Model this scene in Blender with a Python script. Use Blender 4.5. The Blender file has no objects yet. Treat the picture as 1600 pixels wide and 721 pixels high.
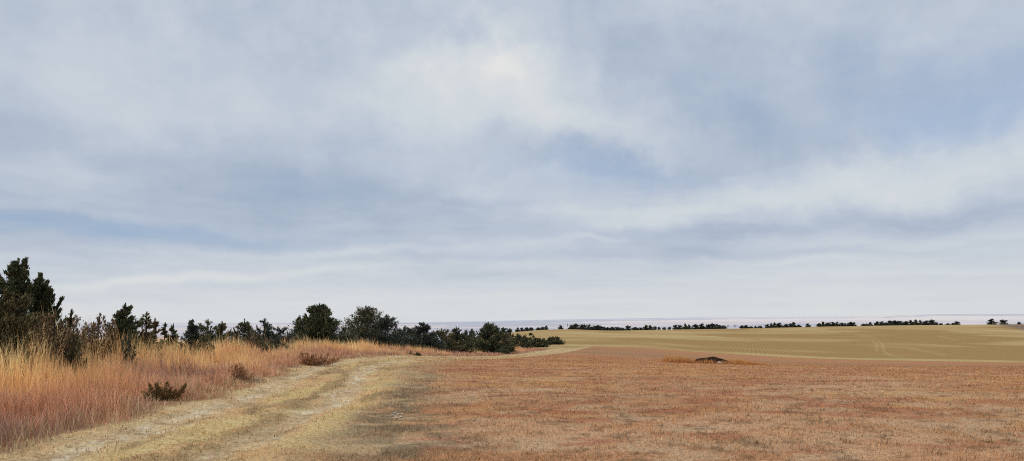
import bpy, math, random
import numpy as np

C = bpy.context.scene.collection
RAD = math.radians
F, CX, CY = 1208.0, 800.0, 360.5          # focal length and centre in photo pixels
CAM_H, PITCH = 1.65, math.atan(142.5 / 1208.0)
CP, SP = math.cos(PITCH), math.sin(PITCH)
rng = np.random.default_rng(7)

# ------------------------------------------------------------------ helpers
def lin(c):
    c = np.asarray(c, float) / 255.0
    return np.where(c <= 0.04045, c / 12.92, ((c + 0.055) / 1.055) ** 2.4)

def smooth(a, b, x):
    t = np.clip((x - a) / (b - a), 0, 1)
    return t * t * (3 - 2 * t)

def _hash(ix, iy, seed):
    h = (ix.astype(np.int64) * 374761393 + iy.astype(np.int64) * 668265263 + seed * 1274126177) & 0xFFFFFFFF
    h = ((h ^ (h >> 13)) * 1274126177) & 0xFFFFFFFF
    return ((h ^ (h >> 16)) & 0xFFFFFF) / float(0xFFFFFF)

def vnoise(x, y, seed=0):
    ix, iy = np.floor(x), np.floor(y)
    fx, fy = x - ix, y - iy
    fx, fy = fx * fx * (3 - 2 * fx), fy * fy * (3 - 2 * fy)
    a = _hash(ix, iy, seed); b = _hash(ix + 1, iy, seed)
    c = _hash(ix, iy + 1, seed); d = _hash(ix + 1, iy + 1, seed)
    return (a * (1 - fx) + b * fx) * (1 - fy) + (c * (1 - fx) + d * fx) * fy

def fbm(x, y, sc, octv=4, seed=0):
    s, amp, tot = 0, 1.0, 0
    for o in range(octv):
        s = s + amp * vnoise(x / sc * 2 ** o + 17.3 * o, y / sc * 2 ** o - 9.1 * o, seed + o)
        tot += amp; amp *= 0.55
    return np.clip((s / tot - 0.5) * 1.9 + 0.5, 0, 1)

def slope_of(py):                          # z/Y slope of a ray through photo row py
    t = (CY - py) / F
    return (SP + t * CP) / (CP - t * SP)

# ------------------------------------------------------------------ terrain
# rows of ground height by depth Y, one column per bearing
YS = [1, 12, 20, 28, 36, 50, 70, 100, 130, 170, 230, 300, 370, 430, 520, 800, 1500, 3000, 6000, 8000]
def P(py, Y): return CAM_H + slope_of(py) * Y
TAB = {
    0:   [0, .1, .25, .28, .15, -.1, -.9, -2, -4, -7, -10, -14, -18, -22, -26, -40, -70, -95, -90, -70],
    300: [0, .05, .10, .08, .0, -.2, -.9, -2, -4, -7, -10, -14, -18, -22, -26, -40, -70, -95, -90, -70],
    500: [0, 0, 0, 0, 0, -.1, -.7, -2, -4, -7, -10, -14, -18, -22, -26, -40, -70, -95, -90, -70],
    620: [0, 0, 0, 0, -.05, -.3, -.8, -1.8, -3.6, -6, -9, -12, -15, -18, -22, -40, -70, -95, -90, -70],
    700: [0, 0, 0, -.03, -.15, -.6, -1.1, -1.9, -3.2, -5, -7, -8, -9, -10, -14, -36, -70, -95, -90, -70],
    760: [0, 0, 0, -.05, -.2, -.72, -1.3, -1.95, -3.0, -4.2, -4.8, -4.7, -4.6, -4.9, -8, -30, -66, -92, -88, -66],
    830: [0, 0, 0, -.06, -.25, -.75, -1.35, P(545, 100), P(541, 130), P(535, 170), P(526.5, 230), P(520.5, 300), P(517.5, 370), P(515.5, 430), -7, -28, -64, -90, -85, -62],
    880: [0, 0, 0, -.08, -.3, P(562, 50), P(555, 70), P(547, 100), P(541, 128), P(533, 170), P(525, 230), P(518.5, 300), P(514.5, 370), P(511.5, 430), -5, -26, -62, -88, -82, -60],
    945: [0, 0, 0, -.12, -.36, P(565, 50), P(558.5, 70), P(548.5, 100), P(541.5, 130), P(534.5, 170), P(527.5, 230), P(522, 300), P(518.5, 370), P(517, 430), -6.5, -26, -62, -88, -80, -55],
    1000: [0, 0, 0, -.15, -.4, P(567, 50), P(561, 70), P(551, 100), P(543, 126), P(534.5, 170), P(527, 230), P(521, 300), P(516.8, 370), P(515, 430), -5.5, -24, -60, -85, -78, -50],
    1100: [0, 0, 0, -.18, -.45, P(569.5, 50), P(565.5, 70), P(557.5, 100), P(549.5, 130), P(541, 170), P(530.5, 230), P(522, 300), P(516, 370), P(513.5, 430), -4.6, -22, -58, -80, -70, -40],
    1200: [0, 0, 0, -.2, -.5, P(572, 50), P(569, 70), P(563.5, 100), P(558, 122), P(546, 170), P(533.5, 230), P(522, 300), P(514.5, 370), P(511.2, 430), -3.5, -20, -56, -75, -62, -30],
    1300: [0, 0, 0, -.21, -.54, P(573, 50), P(570, 70), P(566, 100), P(561, 125), P(549, 170), P(535, 230), P(521.5, 300), P(512.5, 370), P(508.8, 430), -2.6, -20, -54, -70, -58, -25],
    1400: [0, 0, 0, -.23, -.58, P(574, 50), P(571, 70), P(567.5, 100), P(562, 125), P(550, 170), P(535.5, 230), P(521, 300), P(511, 370), P(507.2, 430), -2, -20, -52, -65, -52, -20],
    1600: [0, 0, 0, -.25, -.61, P(574.5, 50), P(571.5, 70), P(569, 100), P(563, 130), P(551, 170), P(537, 230), P(522.5, 300), P(509.5, 370), P(505, 430), -1.5, -18, -50, -60, -46, -15],
}
HORIZ = [(0, 504), (620, 503), (700, 502), (760, 500.5), (880, 498), (1000, 496), (1100, 494.5), (1150, 493.6), (1300, 493.2), (1380, 492.3), (1440, 490), (1500, 489), (1540, 489.6), (1600, 488)]
cols = sorted(TAB)
u_cols = np.array([(c - CX) / F * 1.0 for c in cols])
NU, NL = 320, 420
U_GRID = np.linspace(-0.80, 0.80, NU)
L_GRID = np.linspace(0, math.log(40000), NL)
ys_ext = np.log(np.array(YS + [10500, 12500, 20000, 40000.0]))
dense = np.zeros((NU, NL))
hp = np.array(HORIZ, float)
for i, u in enumerate(U_GRID):
    ridge = P(np.interp(u, (hp[:, 0] - CX) / F, hp[:, 1]), 10500)
    col = [np.interp(u, u_cols, [TAB[c][k] for c in cols]) for k in range(len(YS))] + [ridge, ridge - 15, ridge - 90, ridge - 300]
    dense[i] = np.interp(L_GRID, ys_ext, col)
for _ in range(3):                         # soften the table
    d = np.pad(dense, ((0, 0), (3, 3)), mode='edge'); dense = sum(d[:, k:k + NL] for k in range(7)) / 7 if _ < 2 else dense
    d = np.pad(dense, ((4, 4), (0, 0)), mode='edge'); dense = sum(d[k:k + NU] for k in range(9)) / 9
mean_prof = dense.mean(axis=0)

def zfun(x, y):
    x = np.asarray(x, float); y = np.asarray(y, float)
    r = np.hypot(x, y) + 1e-6
    th = np.arctan2(x, y)
    thc = np.clip(th, -0.66, 0.66)
    ye = np.maximum(r * np.cos(thc), 1.0)
    fu = (np.tan(thc) - U_GRID[0]) / (U_GRID[1] - U_GRID[0])
    fl = np.log(ye) / (L_GRID[1] - L_GRID[0])
    iu = np.clip(np.floor(fu).astype(int), 0, NU - 2); il = np.clip(np.floor(fl).astype(int), 0, NL - 2)
    a = np.clip(fu - iu, 0, 1); b = np.clip(fl - il, 0, 1)
    z = (dense[iu, il] * (1 - a) + dense[iu + 1, il] * a) * (1 - b) + (dense[iu, il + 1] * (1 - a) + dense[iu + 1, il + 1] * a) * b
    w = smooth(0.8, 1.8, np.abs(th))
    z = z * (1 - w) + mean_prof[il] * w
    z = z + (fbm(x, y, 1.3, 3, 91) - .5) * .05 * np.clip(1 - r / 60, 0, 1)
    far = smooth(1200, 3000, r) * (1 - smooth(8200, 10000, r))
    z = z + far * (fbm(x, y, 1500, 3, 5) - .5) * 36
    return z

# ------------------------------------------------------------------ track
TRACK = np.array([(-4.2, -40), (-4.3, 0), (-4.38, 8), (-4.5, 11), (-4.78, 15.7), (-5.05, 19), (-5.45, 23), (-5.95, 27), (-6.2, 31), (-5.85, 36),
                  (-5.0, 43), (-3.6, 50), (-1.6, 58), (1.0, 70), (3.9, 85), (7.3, 105), (10.9, 126), (17, 150), (26, 180)], float)
def resample(p, n=6):
    out = []
    for i in range(len(p) - 1):
        p0, p1, p2, p3 = p[max(i - 1, 0)], p[i], p[i + 1], p[min(i + 2, len(p) - 1)]
        for k in range(n):
            t = k / n
            out.append(.5 * (2 * p1 + (p2 - p0) * t + (2 * p0 - 5 * p1 + 4 * p2 - p3) * t * t + (3 * p1 - p0 - 3 * p2 + p3) * t ** 3))
    out.append(p[-1]); return np.array(out)
TR = resample(TRACK, 4)
def track_dist(x, y):                      # signed: positive on the left (tall grass side)
    best = np.full(x.shape, 1e9); sgn = np.ones(x.shape)
    for i in range(len(TR) - 1):
        ax, ay = TR[i]; bx, by = TR[i + 1]
        dx, dy = bx - ax, by - ay; L2 = dx * dx + dy * dy
        t = np.clip(((x - ax) * dx + (y - ay) * dy) / L2, 0, 1)
        px, py = x - ax - t * dx, y - ay - t * dy
        d = np.hypot(px, py)
        m = d < best
        best = np.where(m, d, best)
        sgn = np.where(m, np.where(dx * py - dy * px >= 0, 1.0, -1.0), sgn)
    return best * sgn

# crop field: straight near edge, rows run across it
FA = np.array((72.8, 110.0)); FD = np.array((-0.955, 0.296)); RN = np.array((0.296, 0.955))
def field_coord(x, y):
    return (x - FA[0]) * RN[0] + (y - FA[1]) * RN[1], -((x - FA[0]) * FD[0] + (y - FA[1]) * FD[1])   # depth into the field, across the rows
FEN_A, FEN_B = np.array((0.612 * 428, 428.0)), np.array((0.668 * 318, 318.0))
fd = (FEN_B - FEN_A) / np.linalg.norm(FEN_B - FEN_A)
def fence_side(x, y):                      # positive to the right of the fence line
    return -(fd[0] * (y - FEN_A[1]) - fd[1] * (x - FEN_A[0])) * -1.0 if False else (fd[1] * (x - FEN_A[0]) - fd[0] * (y - FEN_A[1])) * -1.0

LF = 1.10                                   # light factor: display colour -> albedo
def A(*c): return lin(c) / LF

def lerp(a, b, t): return a + (b - a) * t[..., None]

def meadow_col(x, y, r):
    n1 = fbm(x * .7, y * 1.3, 1.9, 4, 11); n2 = fbm(x * .8, y * 1.5, .8, 4, 21); n3 = fbm(x, y * 1.6, 5.5, 4, 31); n4 = fbm(x, y, .22, 3, 41)
    big = fbm(x * .5, y * 1.1, 9, 4, 51)
    c = np.broadcast_to(A(166, 124, 90), x.shape + (3,)).copy()
    c = lerp(c, A(176, 134, 92), smooth(.45, .75, n3))
    c = lerp(c, A(180, 143, 110), smooth(.48, .8, n1) * .8)
    c = lerp(c, A(154, 98, 74), smooth(.46, .74, n2 * .65 + big * .35) * .68)
    near = 1 - smooth(14, 34, r)
    c = lerp(c, A(174, 148, 118), smooth(.5, .8, fbm(x * .8, y * 1.4, .8, 4, 61)) * .6 * near)
    c = lerp(c, A(112, 88, 66), smooth(.58, .85, n4 * .8 + n2 * .2) * (.2 + .45 * near))
    # browner strip of the far swale
    sw = fbm(x * .25, y * 1.0, 14, 4, 57)
    c = lerp(c, lerp(np.broadcast_to(A(164, 118, 86), x.shape + (3,)).copy(), A(146, 112, 84), smooth(.4, .7, sw)), smooth(52, 80, r) * .85)
    return c

def ground_fields(x, y):
    r = np.hypot(x, y)
    e = np.full(x.shape, -99.0)
    m = (r < 240)
    e[m] = track_dist(x[m], y[m])
    wob = (fbm(x, y, 1.6, 3, 71) - .5)
    ew = e + wob * .6
    fdp, fac = field_coord(x, y)
    fwob = (fbm(x, y, 9, 3, 73) - .5) * 3.0
    in_field = (fdp + fwob > 0) & (r < 520)
    tall = (ew > 1.5) & (y < 98 + wob * 12) & (r < 140) & (y > -60)
    return r, e, ew, wob, fdp + fwob, fac, in_field, tall

def polyline_d(x, y, pts):
    best = np.full(x.shape, 1e9)
    for (ax, ay), (bx, by) in zip(pts[:-1], pts[1:]):
        dx, dy = bx - ax, by - ay
        t = np.clip(((x - ax) * dx + (y - ay) * dy) / (dx * dx + dy * dy), 0, 1)
        best = np.minimum(best, np.hypot(x - ax - t * dx, y - ay - t * dy))
    return best

def ground_hit(px, py, y0=8.0, y1=600.0):      # world point where a photo pixel meets the ground
    s = slope_of(py); q = (px - CX) / F
    Ys = np.exp(np.linspace(math.log(y0), math.log(y1), 3000))
    X = q * (Ys * CP + s * Ys * SP)
    g = zfun(X, Ys) - (CAM_H + s * Ys)
    k = int(np.argmax(g > 0)) if (g > 0).any() else len(Ys) - 1
    return float(X[k]), float(Ys[k])

def ground_color(x, y):
    r, e, ew, wob, fdp, fac, in_field, tall = ground_fields(x, y)
    c = meadow_col(x, y, r)
    # dark scorched-looking verge to the right of the track, near
    dk = np.exp(-(((x + 1.85) / .95) ** 2 + ((y - 13.4) / 1.9) ** 2)) + .8 * np.exp(-(((x + 2.75) / .65) ** 2 + ((y - 18) / 4) ** 2)) + .7 * np.exp(-(((x + 1.6) / .8) ** 2 + ((y - 10.0) / 1.0) ** 2)) + .3 * np.exp(-(((x + 4.1) / .6) ** 2 + ((y - 26) / 4) ** 2))
    dk = dk + .5 * np.exp(-((e + 2.95 + wob) / .55) ** 2) * (1 - smooth(22, 32, r))
    dk = np.clip(dk, 0, 1) * smooth(.28, .6, fbm(x * .8, y * 1.4, .38, 5, 81))
    verge = smooth(-3.6, -2.4, ew + (fbm(x, y, .5, 4, 84) - .5) * 1.2) * (1 - smooth(34, 60, r))
    c = lerp(c, A(166, 142, 108), verge * (.55 + .45 * smooth(.25, .7, fbm(x, y, .6, 4, 83))))
    c = lerp(c, A(116, 99, 78), np.clip(dk * .85, 0, 1))
    # the track itself
    intr = smooth(-2.3, -1.5, ew) * (1 - smooth(1.4, 1.8, ew)) * (1 - smooth(120, 150, r))
    tn = fbm(x, y, .5, 4, 85); tn2 = fbm(x * 2.2, y * .6, 1.1, 3, 87)
    tc = lerp(np.broadcast_to(A(188, 156, 112), x.shape + (3,)).copy(), A(142, 120, 88), smooth(.5, .75, fbm(x * 2.4, y * .7, .9, 4, 75)) * .7)
    tc = lerp(tc, A(190, 166, 116), smooth(.52, .8, tn2) * .8)
    e2 = e + (fbm(x, y, .5, 3, 72) - .5) * .35 + wob * .3
    rut = np.maximum(np.exp(-((e2 - .98) / .40) ** 2), np.exp(-((e2 + .92) / .30) ** 2)) * (.58 + .35 * smooth(.25, .6, tn2))
    tc = lerp(tc, A(136, 114, 82), np.exp(-((e2 + .42) / .16) ** 2) * (.3 + .4 * smooth(.35, .6, fbm(x, y, .5, 4, 74))))
    rc = lerp(np.broadcast_to(A(188, 166, 130), x.shape + (3,)).copy(), A(156, 132, 102), smooth(.46, .72, fbm(x * .55, y * 2.2, .34, 4, 86)))
    rc = lerp(rc, A(214, 200, 174), smooth(.6, .8, fbm(x, y, .3, 3, 89)) * .6)
    tc = lerp(tc, rc, np.clip(rut, 0, 1))
    c = lerp(c, tc, intr)
    # bank soil under the tall grass
    bank = smooth(1.5, 1.9, ew) * (r < 140)
    bc = lerp(np.broadcast_to(A(140, 96, 70), x.shape + (3,)).copy(), A(176, 124, 78), smooth(4, 9, ew))
    c = lerp(c, bc, bank * (y < 110))
    # pasture beyond the tall grass, left of the field
    past = smooth(92, 120, r) * (fdp < 0)
    pc = lerp(np.broadcast_to(A(176, 152, 110), x.shape + (3,)).copy(), A(154, 130, 90), smooth(.4, .7, fbm(x, y * .5, 22, 4, 93)))
    onleft = smooth(-2.5, 0, np.where(r < 240, ew, 5.0)) * past
    c = lerp(c, pc, onleft)
    # crop field
    fn = fbm(x, y, 40, 3, 95); fn2 = fbm(x * .5, y * .8, 16, 2, 97)
    fc = lerp(np.broadcast_to(A(164, 137, 95), x.shape + (3,)).copy(), A(148, 119, 80), smooth(.35, .7, fn))
    fc = lerp(fc, A(178, 154, 110), smooth(.5, .8, fn2) * .6)
    fc = lerp(fc, A(170, 150, 100), (1 - smooth(2, 14, fdp)) * .6)
    c = lerp(c, fc, smooth(-.6, .8, fdp) * (r < 560) * smooth(-26, -8, -np.abs(fac * 0) + (x - 0.035 * y + 12)))
    c = lerp(c, A(128, 100, 76), np.exp(-((fdp + .9) / .7) ** 2) * (r > 90) * (r < 300) * smooth(.3, .6, fbm(x, y, 6, 3, 98)) * .7)  # shadow line below the stubble edge, painted into the ground colour
    for pts, w, col in FIELD_LINES:
        d = polyline_d(x, y, pts)
        c = lerp(c, A(*col), (1 - smooth(w * .3, w * 1.0, d)) * .36 * (fdp > 0) * (.5 + .5 * fn2))
    # brown land right of the fence
    fs = fence_side(x, y)
    br = smooth(-2, 4, fs) * (r > 260) * (r < 700)
    bcol = lerp(np.broadcast_to(A(134, 108, 86), x.shape + (3,)).copy(), A(112, 92, 76), smooth(.4, .7, fbm(x, y, 14, 3, 99)))
    c = lerp(c, bcol, br)
    c = lerp(c, A(120, 108, 88), np.exp(-((fs - 1) / 3.5) ** 2) * (r > 260) * (r < 520) * .7)
    # valley and far hills: aerial haze painted into the colour, bluish with distance
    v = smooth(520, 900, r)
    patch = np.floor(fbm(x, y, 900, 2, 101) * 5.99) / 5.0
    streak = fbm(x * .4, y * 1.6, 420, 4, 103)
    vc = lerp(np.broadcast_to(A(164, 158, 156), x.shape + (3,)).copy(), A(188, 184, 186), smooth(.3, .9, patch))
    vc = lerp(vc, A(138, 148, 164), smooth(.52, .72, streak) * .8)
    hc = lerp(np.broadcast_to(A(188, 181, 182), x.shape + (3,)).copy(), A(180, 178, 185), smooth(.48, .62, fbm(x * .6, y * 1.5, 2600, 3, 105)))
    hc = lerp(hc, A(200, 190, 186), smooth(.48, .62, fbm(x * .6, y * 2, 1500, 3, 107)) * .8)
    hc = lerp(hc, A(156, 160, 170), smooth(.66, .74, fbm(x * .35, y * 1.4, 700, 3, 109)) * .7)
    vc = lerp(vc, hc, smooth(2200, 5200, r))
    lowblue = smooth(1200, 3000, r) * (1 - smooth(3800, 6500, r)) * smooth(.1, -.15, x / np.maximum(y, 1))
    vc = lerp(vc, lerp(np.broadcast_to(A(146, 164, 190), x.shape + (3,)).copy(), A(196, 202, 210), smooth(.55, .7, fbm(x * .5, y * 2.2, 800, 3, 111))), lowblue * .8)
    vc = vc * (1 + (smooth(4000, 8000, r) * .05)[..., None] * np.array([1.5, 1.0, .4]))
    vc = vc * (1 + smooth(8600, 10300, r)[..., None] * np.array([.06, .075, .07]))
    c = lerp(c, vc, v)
    return np.clip(c, .005, .85)

FIELD_LINES = []
def px_line(pts, w, col): FIELD_LINES.append(([ground_hit(*p, y0=125) for p in pts], w, col))
px_line([(1322, 518.5), (1345, 524), (1362, 531), (1370, 538), (1370, 549)], .55, (186, 164, 114))
px_line([(1330, 518), (1353, 524), (1370, 531), (1379, 538), (1381, 549), (1392, 556), (1412, 560)], .55, (186, 164, 114))
px_line([(1415, 544.5), (1445, 550), (1475, 556)], .7, (180, 160, 112))
px_line([(1422, 544), (1452, 549.5), (1484, 555.5)], .7, (180, 160, 112))
px_line([(1376, 523), (1392, 525)], .9, (178, 158, 112))
px_line([(1280, 516), (1310, 520)], 1.2, (196, 178, 124))
px_line([(1465, 525), (1495, 532)], 1.2, (192, 172, 120))

# ------------------------------------------------------------------ materials
def new_mat(name):
    m = bpy.data.materials.new(name); m.use_nodes = True
    nt = m.node_tree; nt.nodes.clear()
    out = nt.nodes.new('ShaderNodeOutputMaterial')
    return m, nt, out

def N(nt, typ, **kw):
    n = nt.nodes.new(typ)
    for k, v in kw.items():
        if k.startswith('i_'):
            n.inputs[int(k[2:])].default_value = v
        else: setattr(n, k, v)
    return n

def mth(nt, op, a, b=None, c=None, clamp=False):
    n = nt.nodes.new('ShaderNodeMath'); n.operation = op; n.use_clamp = clamp
    for i, v in enumerate((a, b, c)):
        if v is None: continue
        if isinstance(v, (int, float)): n.inputs[i].default_value = v
        else: nt.links.new(v, n.inputs[i])
    return n.outputs[0]

def ground_material(name, grain, lo, hi, bump, rows=False, fine=0):
    m, nt, out = new_mat(name)
    att = N(nt, 'ShaderNodeAttribute', attribute_name='Col')
    geo = N(nt, 'ShaderNodeNewGeometry')
    nz = N(nt, 'ShaderNodeTexNoise'); nz.inputs['Scale'].default_value = grain; nz.inputs['Detail'].default_value = 4; nz.inputs['Roughness'].default_value = .7
    nt.links.new(geo.outputs['Position'], nz.inputs['Vector'])
    mr = N(nt, 'ShaderNodeMapRange'); mr.inputs['From Min'].default_value = .3; mr.inputs['From Max'].default_value = .7
    mr.inputs['To Min'].default_value = lo; mr.inputs['To Max'].default_value = hi
    nt.links.new(nz.outputs['Fac'], mr.inputs['Value'])
    fac = mr.outputs[0]
    if fine:
        nf = N(nt, 'ShaderNodeTexNoise'); nf.inputs['Scale'].default_value = fine; nf.inputs['Detail'].default_value = 2; nf.inputs['Roughness'].default_value = .6
        sc_ = N(nt, 'ShaderNodeVectorMath', operation='MULTIPLY'); sc_.inputs[1].default_value = (.6, 1.0, 1.0)
        nt.links.new(geo.outputs['Position'], sc_.inputs[0]); nt.links.new(sc_.outputs[0], nf.inputs['Vector'])
        m2 = N(nt, 'ShaderNodeMapRange'); m2.inputs['From Min'].default_value = .32; m2.inputs['From Max'].default_value = .68; m2.inputs['To Min'].default_value = .62; m2.inputs['To Max'].default_value = 1.36
        nt.links.new(nf.outputs['Fac'], m2.inputs['Value'])
        fac = mth(nt, 'MULTIPLY', fac, m2.outputs[0])
    if rows:                                # harvested rows, 0.76 m apart, strength varied by noise
        sx = N(nt, 'ShaderNodeSeparateXYZ'); nt.links.new(geo.outputs['Position'], sx.inputs[0])
        across = mth(nt, 'ADD', mth(nt, 'MULTIPLY', sx.outputs[0], RN[1]), mth(nt, 'MULTIPLY', sx.outputs[1], -RN[0]))
        n2 = N(nt, 'ShaderNodeTexNoise'); n2.inputs['Scale'].default_value = .12; n2.inputs['Detail'].default_value = 3
        nt.links.new(geo.outputs['Position'], n2.inputs['Vector'])
        s = mth(nt, 'SINE', mth(nt, 'MULTIPLY', mth(nt, 'ADD', across, mth(nt, 'MULTIPLY', n2.outputs['Fac'], .9)), 2 * math.pi / .76))
        n3 = N(nt, 'ShaderNodeTexNoise'); n3.inputs['Scale'].default_value = 1.1; n3.inputs['Detail'].default_value = 3
        nt.links.new(geo.outputs['Position'], n3.inputs['Vector'])
        s = mth(nt, 'MULTIPLY', s, mth(nt, 'MULTIPLY', mth(nt, 'SUBTRACT', n3.outputs['Fac'], .24, clamp=True), .28))
        fac = mth(nt, 'MULTIPLY', fac, mth(nt, 'ADD', 1.0, s))
    vm = N(nt, 'ShaderNodeVectorMath', operation='SCALE')
    nt.links.new(att.outputs['Color'], vm.inputs[0]); nt.links.new(fac, vm.inputs['Scale'])
    bs = N(nt, 'ShaderNodeBsdfDiffuse'); bs.inputs['Roughness'].default_value = .6
    nt.links.new(vm.outputs[0], bs.inputs['Color'])
    if bump:
        bp = N(nt, 'ShaderNodeBump'); bp.inputs['Strength'].default_value = bump; bp.inputs['Distance'].default_value = .03
        nt.links.new(nz.outputs['Fac'], bp.inputs['Height']); nt.links.new(bp.outputs[0], bs.inputs['Normal'])
    nt.links.new(bs.outputs[0], out.inputs[0])
    return m

def leaf_material(name, transl=.3, grain=0):
    m, nt, out = new_mat(name)
    att = N(nt, 'ShaderNodeAttribute', attribute_name='Col')
    col = att.outputs['Color']
    if grain:
        geo = N(nt, 'ShaderNodeNewGeometry')
        nz = N(nt, 'ShaderNodeTexNoise'); nz.inputs['Scale'].default_value = grain; nz.inputs['Detail'].default_value = 3
        nt.links.new(geo.outputs['Position'], nz.inputs['Vector'])
        mr = N(nt, 'ShaderNodeMapRange'); mr.inputs['From Min'].default_value = .3; mr.inputs['From Max'].default_value = .7; mr.inputs['To Min'].default_value = .7; mr.inputs['To Max'].default_value = 1.3
        nt.links.new(nz.outputs['Fac'], mr.inputs['Value'])
        vm = N(nt, 'ShaderNodeVectorMath', operation='SCALE'); nt.links.new(col, vm.inputs[0]); nt.links.new(mr.outputs[0], vm.inputs['Scale']); col = vm.outputs[0]
    d = N(nt, 'ShaderNodeBsdfDiffuse'); nt.links.new(col, d.inputs['Color'])
    if transl:
        t = N(nt, 'ShaderNodeBsdfTranslucent'); nt.links.new(col, t.inputs['Color'])
        mx = N(nt, 'ShaderNodeMixShader'); mx.inputs[0].default_value = transl
        nt.links.new(d.outputs[0], mx.inputs[1]); nt.links.new(t.outputs[0], mx.inputs[2]); nt.links.new(mx.outputs[0], out.inputs[0])
    else: nt.links.new(d.outputs[0], out.inputs[0])
    return m

M_MEADOW = ground_material('meadow_soil', 14, .74, 1.22, .5, fine=38)
M_TRACK = ground_material('track_dirt', 11, .82, 1.16, .6, fine=30)
M_FIELD = ground_material('crop_stubble', .9, .86, 1.12, 0, rows=True)
M_PASTURE = ground_material('pasture_turf', 3.0, .85, 1.14, 0)
M_VALLEY = ground_material('hazy_land', .004, .94, 1.06, 0)
M_BLADE = leaf_material('dry_grass', .35)
M_LEAF = leaf_material('cedar_foliage', .12)
M_BARK = leaf_material('bark', 0, 14)
M_EARTH = leaf_material('dark_earth', 0, 3.5)
M_STONE = leaf_material('pale_stone', 0, 30)
M_POST = leaf_material('weathered_wood', 0, 9)

# ------------------------------------------------------------------ mesh building
def mesh_from(name, verts, faces_list, cols, mat):
    """verts (n,3); faces_list: list of int arrays (k,3) or (k,4); cols (n,3)"""
    me = bpy.data.meshes.new(name)
    verts = np.ascontiguousarray(verts, dtype=np.float32)
    me.vertices.add(len(verts)); me.vertices.foreach_set('co', verts.ravel())
    loops, starts, off = [], [], 0
    for f in faces_list:
        if len(f) == 0: continue
        k = f.shape[1]
        loops.append(f.ravel().astype(np.int32)); starts.append(off + np.arange(len(f), dtype=np.int32) * k); off += f.size
    loops = np.concatenate(loops); starts = np.concatenate(starts)
    me.loops.add(len(loops)); me.loops.foreach_set('vertex_index', loops)
    me.polygons.add(len(starts)); me.polygons.foreach_set('loop_start', starts)
    me.update(calc_edges=True)
    ca = me.color_attributes.new('Col', 'FLOAT_COLOR', 'POINT')
    c4 = np.ones((len(verts), 4), np.float32); c4[:, :3] = cols
    ca.data.foreach_set('color', c4.ravel())
    me.materials.append(mat)
    return me

def link(name, me, parent=None, **props):
    o = bpy.data.objects.new(name, me); C.objects.link(o)
    if parent is not None: o.parent = parent
    for k, v in props.items(): o[k] = v
    return o

def empty(name, loc, label, cat, group=None):
    o = bpy.data.objects.new(name, None); C.objects.link(o); o.location = loc
    o.empty_display_size = .2
    o['label'] = label; o['category'] = cat
    if group: o['group'] = group
    return o

# ------------------------------------------------------------------ the ground (one sheet, cut into its zones)
th_view = np.linspace(RAD(-41), RAD(41), 1360)
th_rest = np.linspace(RAD(41), RAD(319), 80)[1:-1]
TH = np.concatenate([th_view, th_rest])
RR = np.concatenate([np.linspace(.4, 5.5, 14), np.exp(np.linspace(math.log(6), math.log(560), 520)), np.exp(np.linspace(math.log(580), math.log(12600), 190)), [16000, 22000, 30000]])
nt_, nr_ = len(TH), len(RR)
tg, rg = np.meshgrid(TH, RR)
gx, gy = rg * np.sin(tg), rg * np.cos(tg)
gx, gy = gx.ravel(), gy.ravel()
gz = zfun(gx, gy)
g_r, g_e, g_ew, g_wob, g_fdp, g_fac, g_field, g_tall = ground_fields(gx, gy)
inview = (np.abs(np.where(tg > math.pi, tg - 2 * math.pi, tg)) < RAD(46)).ravel()
# ruts sink and the field edge has a small step
rutz = np.maximum(np.exp(-((g_ew - .95) / .4) ** 2), np.exp(-((g_ew + .92) / .4) ** 2)) * (g_r < 120)
gz = gz - rutz * .06
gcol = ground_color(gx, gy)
i0 = (np.arange(nr_ - 1)[:, None] * nt_ + np.arange(nt_)[None, :])
i1 = i0 // nt_ * nt_ + (i0 % nt_ + 1) % nt_
quads = np.stack([i0, i0 + nt_, i1 + nt_, i1], axis=-1).reshape(-1, 4)[:, ::-1]
zone = np.zeros(len(gx), int)                                     # 0 mown meadow
zone[(np.abs(g_ew) < 1.5) & (g_r < 150)] = 1                     # track
zone[g_tall] = 2                                                  # bank
fs_v = fence_side(gx, gy)
past = (g_r > 100) & (g_r < 560) & (g_fdp < 0) & (g_ew > 1.5)
past |= (g_r >= 240) & (g_r < 560) & (g_fdp < 0)
zone[past] = 3
isf = (g_fdp > 0) & (g_r < 560) & (gx - .035 * gy + 12 > 0) & inview
zone[(g_fdp > 0) & (g_r > 130) & (g_r < 560) & ~isf] = 3
zone[isf] = 4
zone[(fs_v > 0) & (g_r > 260) & (g_r < 560)] = 6
zone[g_r >= 560] = 5
fz = zone[quads[:, 0]]
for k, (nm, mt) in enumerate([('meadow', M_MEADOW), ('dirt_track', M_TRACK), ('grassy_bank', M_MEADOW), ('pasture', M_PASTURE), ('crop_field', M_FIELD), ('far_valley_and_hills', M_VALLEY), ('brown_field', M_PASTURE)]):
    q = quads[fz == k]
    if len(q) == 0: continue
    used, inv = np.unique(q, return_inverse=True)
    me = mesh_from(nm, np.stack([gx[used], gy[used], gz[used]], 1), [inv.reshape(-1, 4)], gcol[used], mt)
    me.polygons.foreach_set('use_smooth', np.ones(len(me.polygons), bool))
    link(nm, me, kind='structure')

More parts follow.
